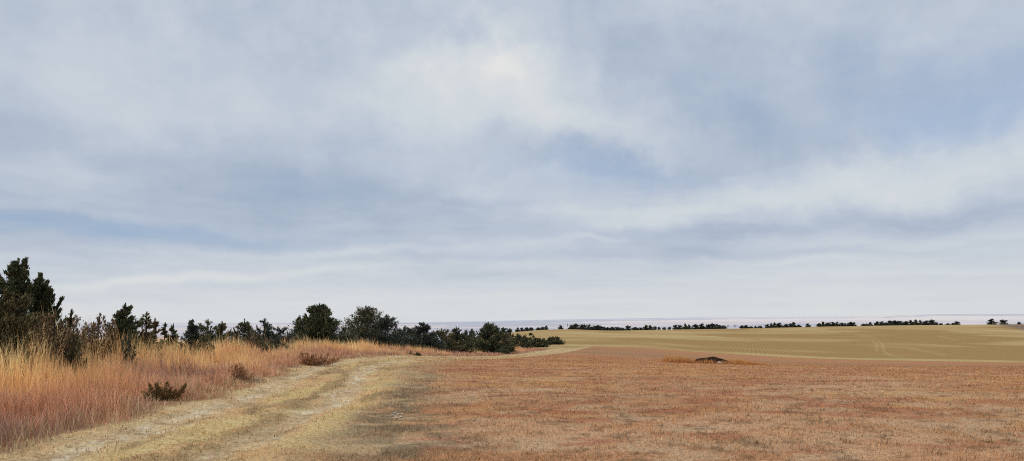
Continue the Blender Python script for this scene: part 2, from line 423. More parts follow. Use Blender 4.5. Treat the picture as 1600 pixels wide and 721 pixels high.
# ------------------------------------------------------------------ grass
def ribbons(x, y, z, h, w, lean, az, face, cb, ct, bend=1.0):
    """two-segment tapered blades"""
    n = len(x)
    dx, dy = np.cos(face) * w * .5, np.sin(face) * w * .5
    lx, ly = np.cos(az) * lean * h, np.sin(az) * lean * h
    v = np.zeros((n, 5, 3)); c = np.zeros((n, 5, 3))
    v[:, 0] = np.stack([x - dx, y - dy, z - .02], 1); v[:, 1] = np.stack([x + dx, y + dy, z - .02], 1)
    mx, my, mz = x + lx * .38, y + ly * .38, z + h * .6
    v[:, 2] = np.stack([mx - dx * .8, my - dy * .8, mz], 1); v[:, 3] = np.stack([mx + dx * .8, my + dy * .8, mz], 1)
    v[:, 4] = np.stack([x + lx * bend, y + ly * bend, z + h * np.sqrt(np.clip(1 - (lean * .8) ** 2, .1, 1))], 1)
    c[:, 0] = c[:, 1] = cb; c[:, 2] = c[:, 3] = (cb + ct) * .5; c[:, 4] = ct
    b = np.arange(n)[:, None] * 5
    quad = b + np.array([[0, 1, 3, 2]]); tri = b + np.array([[2, 3, 4]])
    return v.reshape(-1, 3), [quad, tri], c.reshape(-1, 3)

SPX, SPY = (258 - CX) / F * 15.6, 15.6
def tall_grass():
    n = 620000
    r = 6 + (128 - 6) * rng.random(n) ** 1.25
    th = rng.uniform(RAD(-47), RAD(8), n)
    x, y = r * np.sin(th), r * np.cos(th)
    rr, e, ew, wob, fdp, fac, inf, tall = ground_fields(x, y)
    keep = tall & (np.hypot((x - SPX) / .62, (y - SPY + .25) / .5) > 1) & (ew < 34) & (rng.random(n) < np.where(ew > 14, .55, 1))
    x, y, r, e, ew = x[keep], y[keep], r[keep], e[keep], ew[keep]
    n = len(x)
    z = zfun(x, y)
    clump = fbm(x, y, .8, 3, 121); clump2 = fbm(x, y, 3.0, 3, 123)
    edge = smooth(1.5, 2.3, ew) * .34 + smooth(2.4, 7.0, ew) * .62
    h = (.06 + edge) * (.45 + 1.0 * clump) * rng.uniform(.55, 1.25, n) + .03
    h *= 1 - .34 * smooth(19, 30, y) - .12 * smooth(36, 52, y)
    stalk = rng.random(n) < .06 * smooth(3.5, 7, ew)
    h = np.where(stalk, h * 1.3, h)
    w = np.maximum(.0042, .00034 * r) * rng.uniform(.6, 1.3, n) * np.where(rng.random(n) < .2, 2.0, 1.0)
    t = smooth(2.2, 5.8, ew + (clump2 - .5) * 3)
    base = lerp(np.broadcast_to(A(168, 112, 86), (n, 3)).copy(), A(190, 134, 84), t)
    tip = lerp(np.broadcast_to(A(196, 144, 112), (n, 3)).copy(), A(206, 162, 114), t)
    pale = smooth(.5, .75, fbm(x, y, 2.2, 3, 125)) * rng.random(n)
    tip = lerp(tip, A(220, 198, 156), pale * .75 * (.35 + .65 * t))
    nearleft = smooth(-7, -9.5, x) * (1 - smooth(22, 28, y)) * smooth(5.5, 8, ew + clump2)
    tip = lerp(tip, A(206, 182, 142), nearleft * .75 * rng.random(n))
    dark = (rng.random(n) < .16 * (1 - t) + .06)
    k = (np.where(dark, .5, rng.uniform(.8, 1.35, n)) * (.66 + .66 * (vnoise(x / .22, y / .22, 155) * .6 + vnoise(x / .7, y / .7, 157) * .4)))[:, None]
    purple = smooth(.5, .75, fbm(x, y, 1.5, 3, 127)) * (1 - t) * (1 - smooth(4.5, 7, ew))
    base = lerp(base, A(112, 88, 84), purple * .8); tip = lerp(tip, A(156, 120, 108), purple * .6)
    straw = (rng.random(n) < .5) * (1 - smooth(1.6, 2.6, ew))
    base = lerp(base, A(170, 146, 108), straw); tip = lerp(tip, A(196, 172, 130), straw)
    lean = np.abs(rng.normal(0, .18, n)) + .04 + .55 * (1 - t) * rng.random(n) ** 1.5
    lean = np.where(rng.random(n) < .10, rng.uniform(.5, .95, n), lean)
    az = rng.uniform(0, 2 * math.pi, n) * .75 + .4
    gold = 1 + t[:, None] * np.array([.24, .21, .14]); wm = np.array([.98, 1.03, 1.04]); base, tip = base * 1.56 * gold * wm, tip * 1.28 * gold * wm
    v, f, c = ribbons(x, y, z, h, w, np.clip(lean, 0, .95), az, rng.uniform(0, math.pi, n), np.clip(base * k * .95, 0, .92), np.clip(tip * k * 1.1, 0, .95))
    link('tall_grass', mesh_from('tall_grass', v, f, c, M_BLADE), kind='stuff', label='orange and rust coloured dry tall grass on the bank left of the track', category='grass')

def mown_grass():
    n = 520000
    r = np.exp(rng.uniform(math.log(5), math.log(75), n))
    th = rng.uniform(RAD(-47), RAD(44), n)
    x, y = r * np.sin(th), r * np.cos(th)
    rr, e, ew, wob, fdp, fac, inf, tall = ground_fields(x, y)
    intr = np.abs(ew) < 1.5
    rut = np.maximum(np.exp(-((ew - .95) / .5) ** 2), np.exp(-((ew + .92) / .5) ** 2))
    pch = fbm(x, y, .9, 3, 133)
    keep = ~tall & np.where(intr, rng.random(n) < (1 - rut) * .9 * smooth(.15, .5, fbm(x, y, .35, 3, 134)) + .16, rng.random(n) < .35 + .65 * smooth(.25, .6, pch))
    x, y, r, ew, intr, pch = x[keep], y[keep], r[keep], ew[keep], intr[keep], pch[keep]
    n = len(x)
    z = zfun(x, y)
    col = ground_color(x, y)
    h = rng.uniform(.015, .046, n) * (.7 + .6 * pch) * np.where(intr, .7, 1.0)
    h *= 1 + .8 * (rng.random(n) < .04)
    w = np.maximum(.0035, .00045 * r) * rng.uniform(.6, 1.3, n) * np.where(rng.random(n) < .25, 2.2, 1.0)
    tuft = vnoise(x / .055, y / .10, 151) * .6 + vnoise(x / .16, y / .3, 153) * .4
    k = rng.uniform(.85, 1.5, n) * (.52 + .98 * tuft)
    k = np.where(rng.random(n) < .07, .5, k)[:, None]
    lift = np.where(intr[:, None], np.array([1.20, 1.07, 1.02]), np.array([1.22, 1.12, 1.0])); col = col * lift
    straw = (rng.random(n) < .22)[:, None]
    tip = np.where(straw, lin((214, 190, 152)) / LF * (.8 + .3 * rng.random((n, 1))), col * k * 1.22)
    tip = np.where(intr[:, None], col * k * 1.1, tip)
    lean = np.clip(np.abs(rng.normal(.65, .4, n)), 0, .99)
    h = np.where(rng.random(n) < .25, h * 1.6, h)
    h = np.where(intr & (np.abs(np.abs(ew - .02) - .95) < .45), h * .55, h)
    v, f, c = ribbons(x, y, z, h, w, lean, rng.uniform(0, 2 * math.pi, n), rng.uniform(0, math.pi, n), np.clip(col * k * 1.0, 0, .85), np.clip(tip, 0, .9), 1.2)
    link('mown_grass', mesh_from('mown_grass', v, f, c, M_BLADE), kind='stuff', label='short rust and straw coloured mown grass of the meadow and track middle', category='grass')

tall_grass()
mown_grass()

# ------------------------------------------------------------------ trees
def unit(v): return v / np.maximum(np.linalg.norm(v, axis=-1, keepdims=True), 1e-9)

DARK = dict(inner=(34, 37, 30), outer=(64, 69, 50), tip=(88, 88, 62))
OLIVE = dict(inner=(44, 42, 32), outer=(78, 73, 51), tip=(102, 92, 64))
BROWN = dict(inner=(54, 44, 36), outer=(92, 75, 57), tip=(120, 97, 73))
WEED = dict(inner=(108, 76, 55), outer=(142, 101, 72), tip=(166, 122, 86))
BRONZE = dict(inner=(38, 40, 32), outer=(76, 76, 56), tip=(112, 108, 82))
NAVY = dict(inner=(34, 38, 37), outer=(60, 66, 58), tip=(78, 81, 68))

def tree_meshes(h, w, seed, pal=DARK, form='cone', nb=70, nc=60, card=.12, leaders=3, gap=.12, twigs=.3, hero=False, up=None, fan=.22, fill=.68, tips=(), wk=1.28, thin=.7):
    g = np.random.default_rng(seed)
    R0 = w / 2 * wk
    if card < .2: card, nc = card * .8, nc * 1.45
    t = np.sort(g.random(nb) ** 1.1) * .96 + .01
    phi = g.uniform(0, 2 * math.pi, nb)
    if form == 'cone':
        prof = np.clip(1 - t, 0, 1) ** .8 * np.clip((t + .5) / .6, 0, 1) + .03
    elif form == 'round':
        prof = np.sqrt(np.clip(1 - ((t - .22) / .80) ** 2, .02, 1))
    elif form == 'dome':
        prof = np.clip(1 - t, 0, 1) ** .68 * np.clip((t + .40) / .48, 0, 1) + .02
    elif form == 'spire':
        prof = np.clip(1 - t, 0, 1) ** 1.05 * np.clip((t + .4) / .5, 0, 1) + .03
    else:                                                        # bush
        prof = np.sqrt(np.clip(1 - ((t - .12) / .9) ** 2, .05, 1))
    a0, a1 = g.uniform(0, 6.28, 2)
    lump = 1 + .24 * np.sin(phi * 2 + t * 7 + a0) + .16 * np.sin(phi * 3 - t * 11 + a1) + g.normal(0, gap * .95, nb)
    R = R0 * prof * np.clip(lump, .35, 1.35)
    up = up or {'cone': .55, 'spire': .45, 'round': .55, 'bush': .8, 'dome': .55}[form]
    z1 = t * h
    z0 = np.clip(z1 - R * up, .02 * h, None)
    p0 = np.stack([np.zeros(nb), np.zeros(nb), z0], 1)
    p1 = np.stack([R * np.cos(phi), R * np.sin(phi), z1], 1)
    p0[:, :2] = p1[:, :2] * .04
    if form == 'bush':
        p0[:, 2] = .03 * h + g.random(nb) * .15 * h; p0[:, :2] = p1[:, :2] * .25
    # leaders: steep spikes at the top
    for k in range(leaders):
        a = g.uniform(0, 6.28); rr = R0 * g.uniform(.08, .6) if k else 0
        top = h * (1.0 if k == 0 else g.uniform(.86, .98) - rr / R0 * .32)
        s = np.array([[rr * .6 * math.cos(a), rr * .6 * math.sin(a), top * .72]]); q = np.array([[rr * math.cos(a), rr * math.sin(a), top]])
        p0 = np.vstack([p0, s]); p1 = np.vstack([p1, q]); R = np.append(R, R0 * .12); t = np.append(t, .9); phi = np.append(phi, a)
    ntip = len(tips)
    for (tx, tz) in tips:                   # long single boughs
        q = np.array([[tx, g.normal(0, .12) * R0, tz]]); b0 = np.array([[tx * .12, 0, max(tz - abs(tx) * .9 - .16 * h, .1 * h)]])
        p0 = np.vstack([p0[:len(p0) - leaders], b0, p0[len(p0) - leaders:]]) if leaders else np.vstack([p0, b0])
        p1 = np.vstack([p1[:len(p1) - leaders], q, p1[len(p1) - leaders:]]) if leaders else np.vstack([p1, q])
    nb = len(p0)
    istip = np.zeros(nb, bool); istip[nb - leaders - ntip:nb - leaders] = True
    L = np.linalg.norm(p1 - p0, axis=1)
    nc = nc * 1.25 / thin ** .35
    cnt = np.maximum((nc * (L / L.mean()) ** .8).astype(int), 4)
    cnt = np.where(istip, cnt * 2, cnt)
    bi = np.repeat(np.arange(nb), cnt); n = len(bi)
    s = g.random(n) ** np.where(istip[bi], .95, .66)
    lead = bi >= nb - leaders
    d = unit(p1 - p0)[bi]
    base = p0[bi] + (p1 - p0)[bi] * s[:, None]
    sag = (s ** 2 - s) * .22 * L[bi]
    base[:, 2] += np.where(lead, 0, sag)
    vol = (g.random(n) < fill) & ~lead & ~istip[bi]
    s = np.where(vol, s * .86, s)
    ph = unit(np.cross(d, np.array([.02, .03, 1.0])))
    pv = np.cross(ph, d)
    roll = g.normal(0, .45, nb)[bi]
    perp = ph * np.cos(roll)[:, None] + pv * np.sin(roll)[:, None]
    sg = np.where(g.random(n) < .5, -1.0, 1.0)
    lat = np.where(vol | lead, 0, (1.02 - s) * np.where(istip[bi], .15, fan) * L[bi] * g.random(n) ** .8)
    base = base + perp * (sg * lat)[:, None]
    Rl = np.minimum(R, R0 * 1.3)
    if len(Rl) < nb: Rl = np.concatenate([Rl[:nb - leaders - ntip], np.full(ntip, .2 * R0), Rl[nb - leaders - ntip:]])
    spread = np.where(vol, .20 * (Rl[bi] * .85 + .12 * R0) * (1.05 - .75 * s) + .10 * card, .10 * card + .015 * R0)
    spread = np.where(lead, .03 * R0 * (1.2 - s) + .16 * card * (1.1 - s), spread)
    base = base + g.normal(0, 1, (n, 3)) * spread[:, None] * np.array([1, 1, .75])
    fl = np.where(vol | lead, 0, .6)
    dr = unit(d * .9 + perp * (sg * fl)[:, None] + np.array([0, 0, .38]) + g.normal(0, .26, (n, 3)) * np.where(vol, 1.6, 1.0)[:, None])
    ln = card * thin ** -.45 * g.uniform(.55, 1.5, n) * np.where(s > .85, 1.1, 1) * np.where(lead, .8, 1)
    side = unit(np.cross(dr, g.normal(0, 1, (n, 3)))) * (ln * thin * g.uniform(.16, .30, n))[:, None]
    base[:, 2] = np.maximum(base[:, 2], .01 * h)
    v = np.stack([base - side * .35, base + side * .35, base + dr * ln[:, None] * .45 + side, base + dr * ln[:, None], base + dr * ln[:, None] * .45 - side], 1)
    bc = g.random(nb)[bi]
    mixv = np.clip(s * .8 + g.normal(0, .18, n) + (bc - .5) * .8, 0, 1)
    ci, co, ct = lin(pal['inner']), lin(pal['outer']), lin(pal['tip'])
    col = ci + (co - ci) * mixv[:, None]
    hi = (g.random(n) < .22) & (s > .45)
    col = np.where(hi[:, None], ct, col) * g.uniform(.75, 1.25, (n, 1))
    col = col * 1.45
    brown = (g.random(n) < .07)[:, None]
    col = np.where(brown, lin((88, 66, 48)), col)
    b = np.arange(n)[:, None] * 5
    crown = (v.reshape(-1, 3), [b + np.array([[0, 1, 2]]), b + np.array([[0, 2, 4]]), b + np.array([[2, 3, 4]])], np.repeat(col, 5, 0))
    # trunk and limbs: 5-sided tapered tubes
    tv, tf, tcs, off = [], [], [], 0
    def tube(a, bpt, r0, r1, sides=5):
        nonlocal off
        ax = unit((bpt - a)[None])[0]
        s1 = unit(np.cross(ax, np.array([.3, .9, .2]))[None])[0]; s2 = np.cross(ax, s1)
        an = np.arange(sides) * 2 * math.pi / sides
        ring = np.cos(an)[:, None] * s1 + np.sin(an)[:, None] * s2
        tv.append(np.vstack([a + ring * r0, bpt + ring * r1]))
        k = np.arange(sides); k2 = (k + 1) % sides
        tf.append(np.stack([k, k2, k2 + sides, k + sides], 1) + off); off += 2 * sides
        tcs.append(np.broadcast_to(lin((74, 62, 52)) * g.uniform(.7, 1.2), (2 * sides, 3)))
    pts = [np.array([0, 0, -.15]), np.array([g.normal(0, .02) * h, g.normal(0, .02) * h, h * .35]), np.array([g.normal(0, .015) * h, g.normal(0, .015) * h, h * .68]), np.array([0, 0, h * .96])]
    rad = np.array([.034, .024, .013, .003]) * h ** .9 * (1.2 if form == 'round' else 1)
    for k in range(3): tube(pts[k], pts[k + 1], rad[k], rad[k + 1], 7 if hero else 5)
    for i in range(nb):
        if g.random() < twigs:
            mid = p0[i] * .5 + p1[i] * .5 + np.array([0, 0, -.05 * L[i]])
            tube(np.array([0, 0, p0[i][2] * .6]), p0[i], .009 * h ** .8, .008 * h ** .8, 4)
            tube(p0[i], mid, .008 * h ** .8, .005 * h ** .8, 4); tube(mid, p1[i], .005 * h ** .8, .0012 * h ** .8, 4)
    trunk = (np.vstack(tv), [np.vstack(tf)], np.vstack(tcs))
    return crown, trunk

def place(px, Y, top=None):
    s = slope_of(525.0)
    X = (px - CX) / F * (Y * CP + s * Y * SP)
    zb = float(zfun(np.array([X]), np.array([Y]))[0])
    h = None if top is None else CAM_H + slope_of(top) * Y - zb
    return X, Y, zb, h

def near_tree(px, top, Y, wpx, label, name='cedar_tree', cat='tree', group=None, seed=0, pal=DARK, **kw):
    X, Y, zb, h = place(px, Y, top)
    w = wpx / F * Y * (1.14 if Y > 21 and 'tips' not in kw else 1.0)
    if 'tips' in kw: kw['tips'] = [((tx - px) / F * Y, CAM_H + slope_of(ty) * Y - zb) for tx, ty in kw['tips']]
    crown, trunk = tree_meshes(h, w, seed, pal, **kw)
    t = empty(name, (X, Y, zb), label, cat, group)
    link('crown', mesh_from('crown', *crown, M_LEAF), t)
    link('trunk', mesh_from('trunk', *trunk, M_BARK), t)
    return t

G1 = 'cedars and shrubs in the tall grass on the left bank'
G2 = 'cedars lining the far side of the track bend'
HERO = dict(nb=110, nc=260, card=.07, leaders=3, hero=True, up=.9, fill=.45, fan=.20, gap=.2, wk=1.12)
near_tree(20, 406, 22, 108, 'tallest dark cedar at the left edge with a spiky double top', seed=1, form='cone', group=G1, tips=[(31, 406), (25, 416), (46, 436), (42, 424), (8, 418), (-6, 426), (14, 411), (48, 448)], **HERO)
near_tree(58, 430, 23, 84, 'dark cedar with upswept boughs reaching right beside the tallest left-edge cedar', seed=2, form='cone', group=G1, tips=[(57, 430), (65, 441), (73, 450), (70, 455), (91, 466), (82, 470), (76, 462), (88, 484), (48, 440)], gap=.3, nb=90, nc=230, card=.075, leaders=3, up=.95, fill=.4, fan=.18, wk=1.15)
near_tree(2, 452, 17, 92, 'olive brown bushy cedar in front of the tallest left-edge cedar', seed=3, pal=OLIVE, form='round', group=G1, nb=120, nc=190, card=.07, leaders=5, up=.9, fan=.2, gap=.2, wk=1.1)
near_tree(84, 486, 19, 78, 'sparse brownish cedar with arching branches over pale grass near the left edge', seed=4, pal=BROWN, form='bush', group=G1, nb=42, nc=90, card=.07, leaders=3, twigs=1, gap=.3)
near_tree(109, 486, 21, 28, 'small pointed cedar right beside the arching brownish cedar', seed=5, pal=OLIVE, form='spire', group=G1, nb=40, nc=40, card=.08, leaders=1)
near_tree(114, 516, 18.5, 34, 'dark feathery cedar sprig half sunk in the tall grass below the small pointed cedar', name='cedar_sapling', seed=6, pal=OLIVE, form='bush', group=G1, nb=24, nc=50, card=.07, leaders=2, twigs=1)
near_tree(134, 502, 25, 40, 'low thin brown shrub on the grass skyline left of the bushy twin cedars', name='shrub', cat='shrub', seed=7, pal=BROWN, form='bush', group=G1, nb=34, nc=34, card=.08, leaders=0, twigs=1, gap=.3)
near_tree(154, 492, 22, 60, 'brown twiggy half of the wide bushy clump left of the thin-tipped green cedar', name='shrub', cat='shrub', seed=8, pal=BROWN, form='bush', group=G1, nb=70, nc=60, card=.075, leaders=4, twigs=1, gap=.25)
near_tree(193, 477, 24, 60, 'bushy green cedar with one thin leader sticking up from its top', seed=9, form='dome', group=G1, nb=100, nc=90, card=.085, leaders=6)
near_tree(202, 518, 21, 22, 'tiny dark cedar sapling standing in the orange grass below the bushy green cedar', name='cedar_sapling', seed=10, form='bush', group=G1, nb=14, nc=34, card=.07, leaders=1, twigs=1)
near_tree(227, 490, 26, 44, 'thin cedar with a bare needle-like leader right of the bushy green cedar', seed=11, pal=OLIVE, form='spire', group=G1, nb=60, nc=44, card=.09, leaders=2, twigs=.8)
near_tree(241, 499, 27, 28, 'low brownish cedar leaning on the right side of the needle-topped one', seed=12, pal=BROWN, form='spire', group=G1, nb=40, nc=36, card=.09, leaders=2)
near_tree(257, 506, 30, 21, 'left one of two small cone-shaped cedars standing side by side on the skyline', seed=13, form='spire', group=G1, nb=40, nc=34, card=.09, leaders=1)
near_tree(270, 509, 30, 21, 'right one of two small cone-shaped cedars standing side by side on the skyline', seed=14, form='spire', group=G1, nb=40, nc=34, card=.09, leaders=1)
near_tree(300, 501, 29, 46, 'dark cone-shaped cedar growing in front of the others, deep in the tall grass', seed=15, pal=NAVY, form='spire', group=G1, nb=80, nc=60, card=.085, leaders=2)
near_tree(318, 521, 28.5, 26, 'low dark shrub at the right foot of the front cone-shaped cedar', name='shrub', cat='shrub', seed=16, pal=OLIVE, form='bush', group=G1, nb=30, nc=36, card=.08, leaders=1, twigs=1)
near_tree(324, 501, 37, 34, 'left half of a twin-topped dark cedar clump behind the front cone-shaped cedar', seed=17, form='round', group=G1, nb=60, nc=56, card=.10, leaders=4)
near_tree(346, 504, 38, 36, 'right half of a twin-topped cedar clump, with several small points', seed=18, pal=OLIVE, form='cone', group=G1, nb=60, nc=56, card=.10, leaders=5)
near_tree(381, 501, 38, 46, 'rounded brownish cedar between the twin-topped clump and the wide pointed one', seed=19, pal=BRONZE, form='dome', group=G1, nb=80, nc=60, card=.10, leaders=4)
near_tree(412, 500, 39, 50, 'wide dark cedar with three points left of the big round cedar', seed=20, pal=NAVY, form='cone', group=G1, nb=80, nc=64, card=.10, leaders=5)
near_tree(434, 511, 43, 30, 'lower cedar attached to the right side of the three-pointed cedar', seed=21, pal=NAVY, form='round', group=G1, nb=46, nc=50, card=.11, leaders=3)
near_tree(398, 519, 37, 42, 'low reddish brown shrub in front of the three-pointed cedar', name='shrub', cat='shrub', seed=22, pal=BROWN, form='bush', group=G1, nb=40, nc=40, card=.09, leaders=0, twigs=1)
near_tree(410, 525, 36, 17, 'tiny green sapling in the grass in front of the low reddish brown shrub', name='cedar_sapling', seed=23, form='bush', group=G1, nb=14, nc=26, card=.08, leaders=1)
near_tree(449, 518, 46, 24, 'thin brown shrub in the gap left of the big round cedar', name='shrub', cat='shrub', seed=24, pal=BROWN, form='bush', group=G1, nb=30, nc=40, card=.10, leaders=2, twigs=1)
near_tree(471, 523, 48, 28, 'olive brown shrub against the left foot of the big round cedar', name='shrub', cat='shrub', seed=25, pal=OLIVE, form='bush', group=G1, nb=36, nc=50, card=.10, leaders=0)
near_tree(498, 476, 52, 72, 'big round almost black cedar at the left end of the thick row', seed=26, form='dome', group=G2, nb=170, nc=120, card=.14, leaders=9, gap=.09)
near_tree(467, 495, 53, 26, 'narrow spire-topped cedar joined to the left side of the big round cedar', seed=27, form='spire', group=G2, nb=60, nc=60, card=.13, leaders=1)
near_tree(571, 479, 58, 82, 'large loose bronze green tree with sky showing through, right of the big round cedar', seed=28, pal=BRONZE, form='dome', group=G2, nb=130, nc=62, card=.15, leaders=8, gap=.2, twigs=.8)
near_tree(603, 494, 57, 42, 'dark lobed cedar forming the right shoulder of the loose bronze green tree', seed=29, pal=NAVY, form='round', group=G2, nb=80, nc=70, card=.14, leaders=6)
near_tree(632, 511, 60, 38, 'low dark cedar between the lobed cedar and the wide one with a crooked tip', seed=30, pal=NAVY, form='round', group=G2, nb=60, nc=60, card=.15, leaders=3)
near_tree(661, 505, 62, 48, 'wide dark cedar with a crooked tip in the middle of the row', seed=31, pal=NAVY, form='dome', group=G2, nb=90, nc=76, card=.15, leaders=5)
near_tree(690, 515, 64, 34, 'low ragged brownish cedar right of the crooked-tipped one', seed=32, pal=OLIVE, form='round', group=G2, nb=60, nc=50, card=.15, leaders=4, gap=.2)
near_tree(713, 513, 66, 34, 'dense upright dark cedar just left of the bright gap in the row', seed=33, form='dome', group=G2, nb=70, nc=80, card=.15, leaders=3)
near_tree(734, 520, 82, 20, 'small grey green cedar seen in the bright gap of the row', seed=34, pal=NAVY, form='round', group=G2, nb=36, nc=40, card=.17, leaders=2)
near_tree(763, 505, 74, 54, 'big dark cedar with three rounded tops at the right end of the thick row', seed=35, form='dome', group=G2, nb=110, nc=90, card=.16, leaders=7)
near_tree(787, 519, 76, 24, 'low brownish cedar against the right side of the three-topped cedar', seed=36, pal=OLIVE, form='round', group=G2, nb=40, nc=50, card=.17, leaders=2)
G3 = 'small cedars scattered past the end of the thick row'
near_tree(797, 532, 80, 12, 'little cone cedar in front, in pale grass past the end of the thick row', seed=37, form='spire', group=G3, nb=30, nc=40, card=.17, leaders=1)
near_tree(796, 524, 108, 20, 'brown tinted cedar merging into the wide low rounded cedar', seed=38, pal=BROWN, form='round', group=G3, nb=36, nc=40, card=.2, leaders=2)
near_tree(811, 524, 106, 27, 'wide low rounded cedar right of the brown tinted one', seed=39, form='round', group=G3, nb=50, nc=60, card=.2, leaders=3)
near_tree(834, 525, 118, 17, 'pointed cedar on the orange grass hump, taller of a touching pair', seed=40, form='spire', group=G3, nb=40, nc=40, card=.2, leaders=1)
near_tree(844, 529, 118, 16, 'rounded low cedar on the orange grass hump, lower of a touching pair', seed=41, form='round', group=G3, nb=30, nc=40, card=.2, leaders=1)
near_tree(859, 528, 140, 11, 'narrower left cedar of the last pair beside the rising track', seed=42, form='spire', group=G3, nb=30, nc=36, card=.22, leaders=1)
near_tree(868.5, 527, 140, 17, 'rounder right cedar of the last pair beside the rising track', seed=43, form='round', group=G3, nb=36, nc=46, card=.22, leaders=1)

# distant trees on the crest: one set of shapes, copied
PROTO = {}
for k, (form, pal, ld) in {'pointed': ('spire', DARK, 1), 'rounded': ('round', NAVY, 1), 'broad': ('bush', NAVY, 2), 'ragged': ('cone', DARK, 3)}.items():
    for j in range(3):
        crown, trunk = tree_meshes(4.0, 4.0, 500 + j * 7 + len(k), pal, form=form, nb=44, nc=46, card=.5, leaders=ld, twigs=.1, wk=1.0, thin=.9, fill=.85)
        PROTO[k, j] = (mesh_from('crown', *crown, M_LEAF), mesh_from('trunk', *trunk, M_BARK))

def bare_mesh(h, w, seed):
    g = np.random.default_rng(seed); tv, tf, off = [], [], 0
    def tube(a, b, r0, r1):
        nonlocal off
        a, b = np.array(a), np.array(b)
        tv.append(np.array([a + [r0, 0, 0], a + [-.5 * r0, .87 * r0, 0], a + [-.5 * r0, -.87 * r0, 0], b + [r1, 0, 0], b + [-.5 * r1, .87 * r1, 0], b + [-.5 * r1, -.87 * r1, 0]]))
        tf.append(np.array([[0, 1, 4, 3], [1, 2, 5, 4], [2, 0, 3, 5]]) + off); off += 6
    tr = None
    tube((0, 0, -.2), (0, 0, h * .4), .10, .07)
    tr = (np.vstack(tv), [np.vstack(tf)], np.broadcast_to(lin((132, 120, 108)), (len(tv) * 6, 3)))
    tv, tf, off = [], [], 0
    for i in range(16):
        a = g.uniform(0, 6.28); z0 = h * g.uniform(.22, .42); rr = w * .5 * g.uniform(.3, 1); z1 = h * g.uniform(.65, 1.0)
        p = (0, 0, z0); q = (rr * math.cos(a), rr * math.sin(a), z1)
        tube(p, q, .06, .02)
        for j in range(7):
            s = g.uniform(.4, 1); m = tuple(np.array(p) * (1 - s) + np.array(q) * s)
            tube(m, (m[0] + g.normal(0, .5), m[1] + g.normal(0, .5), m[2] + g.uniform(.2, .9)), .03, .012)
    cr = (np.vstack(tv), [np.vstack(tf)], np.broadcast_to(lin((142, 130, 120)), (len(tv) * 6, 3)))
    return mesh_from('crown', *cr, M_BARK), mesh_from('trunk', *tr, M_BARK)
PROTO['bare', 0] = bare_mesh(4.0, 4.0, 3)

ORD = ['first', 'second', 'third', 'fourth', 'fifth', 'sixth', 'seventh', 'eighth', 'ninth', 'tenth']
def clump(where, Y, trees, group):
    for i, (px, top, wpx, kind) in enumerate(trees):
        Yi = Y + ((i * 37) % 7 - 3) * 1.6
        X, Yi, zb, h = place(px, Yi, top)
        h = max(h, 1.0)
        kd = {'p': 'pointed', 'r': 'rounded', 'b': 'broad', 'g': 'ragged', 'x': 'bare'}[kind]
        word = {'p': 'pointed cedar', 'r': 'rounded cedar', 'b': 'broad low cedar', 'g': 'ragged cedar', 'x': 'bare leafless tree'}[kind]
        lab = f'{word}, {where}' if len(trees) == 1 else f'{word}, {ORD[i]} from left in {where}'
        t = empty('bare_tree' if kind == 'x' else 'cedar_tree', (X, Yi, zb), lab, 'tree', group)
        w = wpx / F * Yi * 1.08
        t.scale = (w / 4, w / 4, h * .88 / 4); t.rotation_euler = (0, 0, (i * 2.1 + px) % 6.28)
        cm, tm = PROTO[kd, 0 if kind == 'x' else (i + int(px)) % 3]
        link('crown', cm, t); link('trunk', tm, t)

GF = 'distant cedars along the far crest'
clump('the low hedgerow across the pale pasture', 262, [(784, 518.5, 5, 'r'), (790, 519.5, 5, 'r'), (796, 518.5, 7, 'b'), (801.5, 520, 4, 'p'), (809, 520.5, 4, 'r'), (829, 521.5, 5, 'b')], 'small trees of the hedgerow in the pale pasture')
clump('the crest row behind the three-topped cedar', 420, [(728, 513.5, 6, 'b'), (737, 513.5, 7, 'b'), (777, 511.5, 8, 'r'), (787, 511, 8, 'r'), (796, 512.5, 7, 'b')], GF)
clump('the tiny crest pair above the hedgerow', 420, [(809, 511, 7, 'p'), (815.5, 511.5, 6, 'r')], GF)
clump('the crest pair left of the sloping clump', 420, [(823, 511, 6, 'r'), (830, 511.5, 7, 'b')], GF)
clump('the sloping crest clump above the track pair', 420, [(841.5, 511.5, 7, 'b'), (848, 510.5, 6, 'b'), (853.5, 508.5, 6, 'g')], GF)
clump('alone on the pasture crest left of the pale leafless tree', 420, [(876, 508, 6, 'r')], GF)
clump('alone on the pasture crest between dark cedars', 420, [(887, 503.5, 3, 'x')], GF)
clump('the clump right of the lone leafless tree', 422, [(893, 507, 7, 'b'), (900, 505, 9, 'r'), (908, 506.5, 7, 'b'), (914, 506, 7, 'r'), (920.5, 506.5, 6, 'r')], GF)
clump('the long low row where pasture meets crop', 420, [(926, 510, 9, 'r'), (933, 507.5, 11, 'r'), (941, 509.5, 10, 'r'), (949, 511, 8, 'r'), (956.5, 510.5, 8, 'b'), (966, 510.5, 9, 'r'), (973, 512, 7, 'b')], GF)
clump('alone as a taller dot right of the long low row', 420, [(982, 508, 7.5, 'r')], GF)
clump('the wedge-shaped clump sloping down left', 424, [(993, 511, 9, 'b'), (1002, 511.5, 7, 'b'), (1010, 507.5, 9, 'g'), (1016, 507.5, 8, 'g'), (1023, 509.5, 6, 'b')], GF)
clump('the tiny bushes beside the wedge-shaped clump', 424, [(1030, 510.5, 4, 'b'), (1038, 511, 5, 'b'), (1046, 510.5, 5, 'b')], GF)
clump('the clump left of the two separate cedars', 424, [(1056, 507, 8, 'r'), (1063, 507, 7, 'r'), (1071, 505, 9, 'p'), (1077, 507, 6, 'r')], GF)
clump('the two separate cedars above the earth mound', 424, [(1087, 506, 9, 'r'), (1097, 505, 9.5, 'r')], GF)
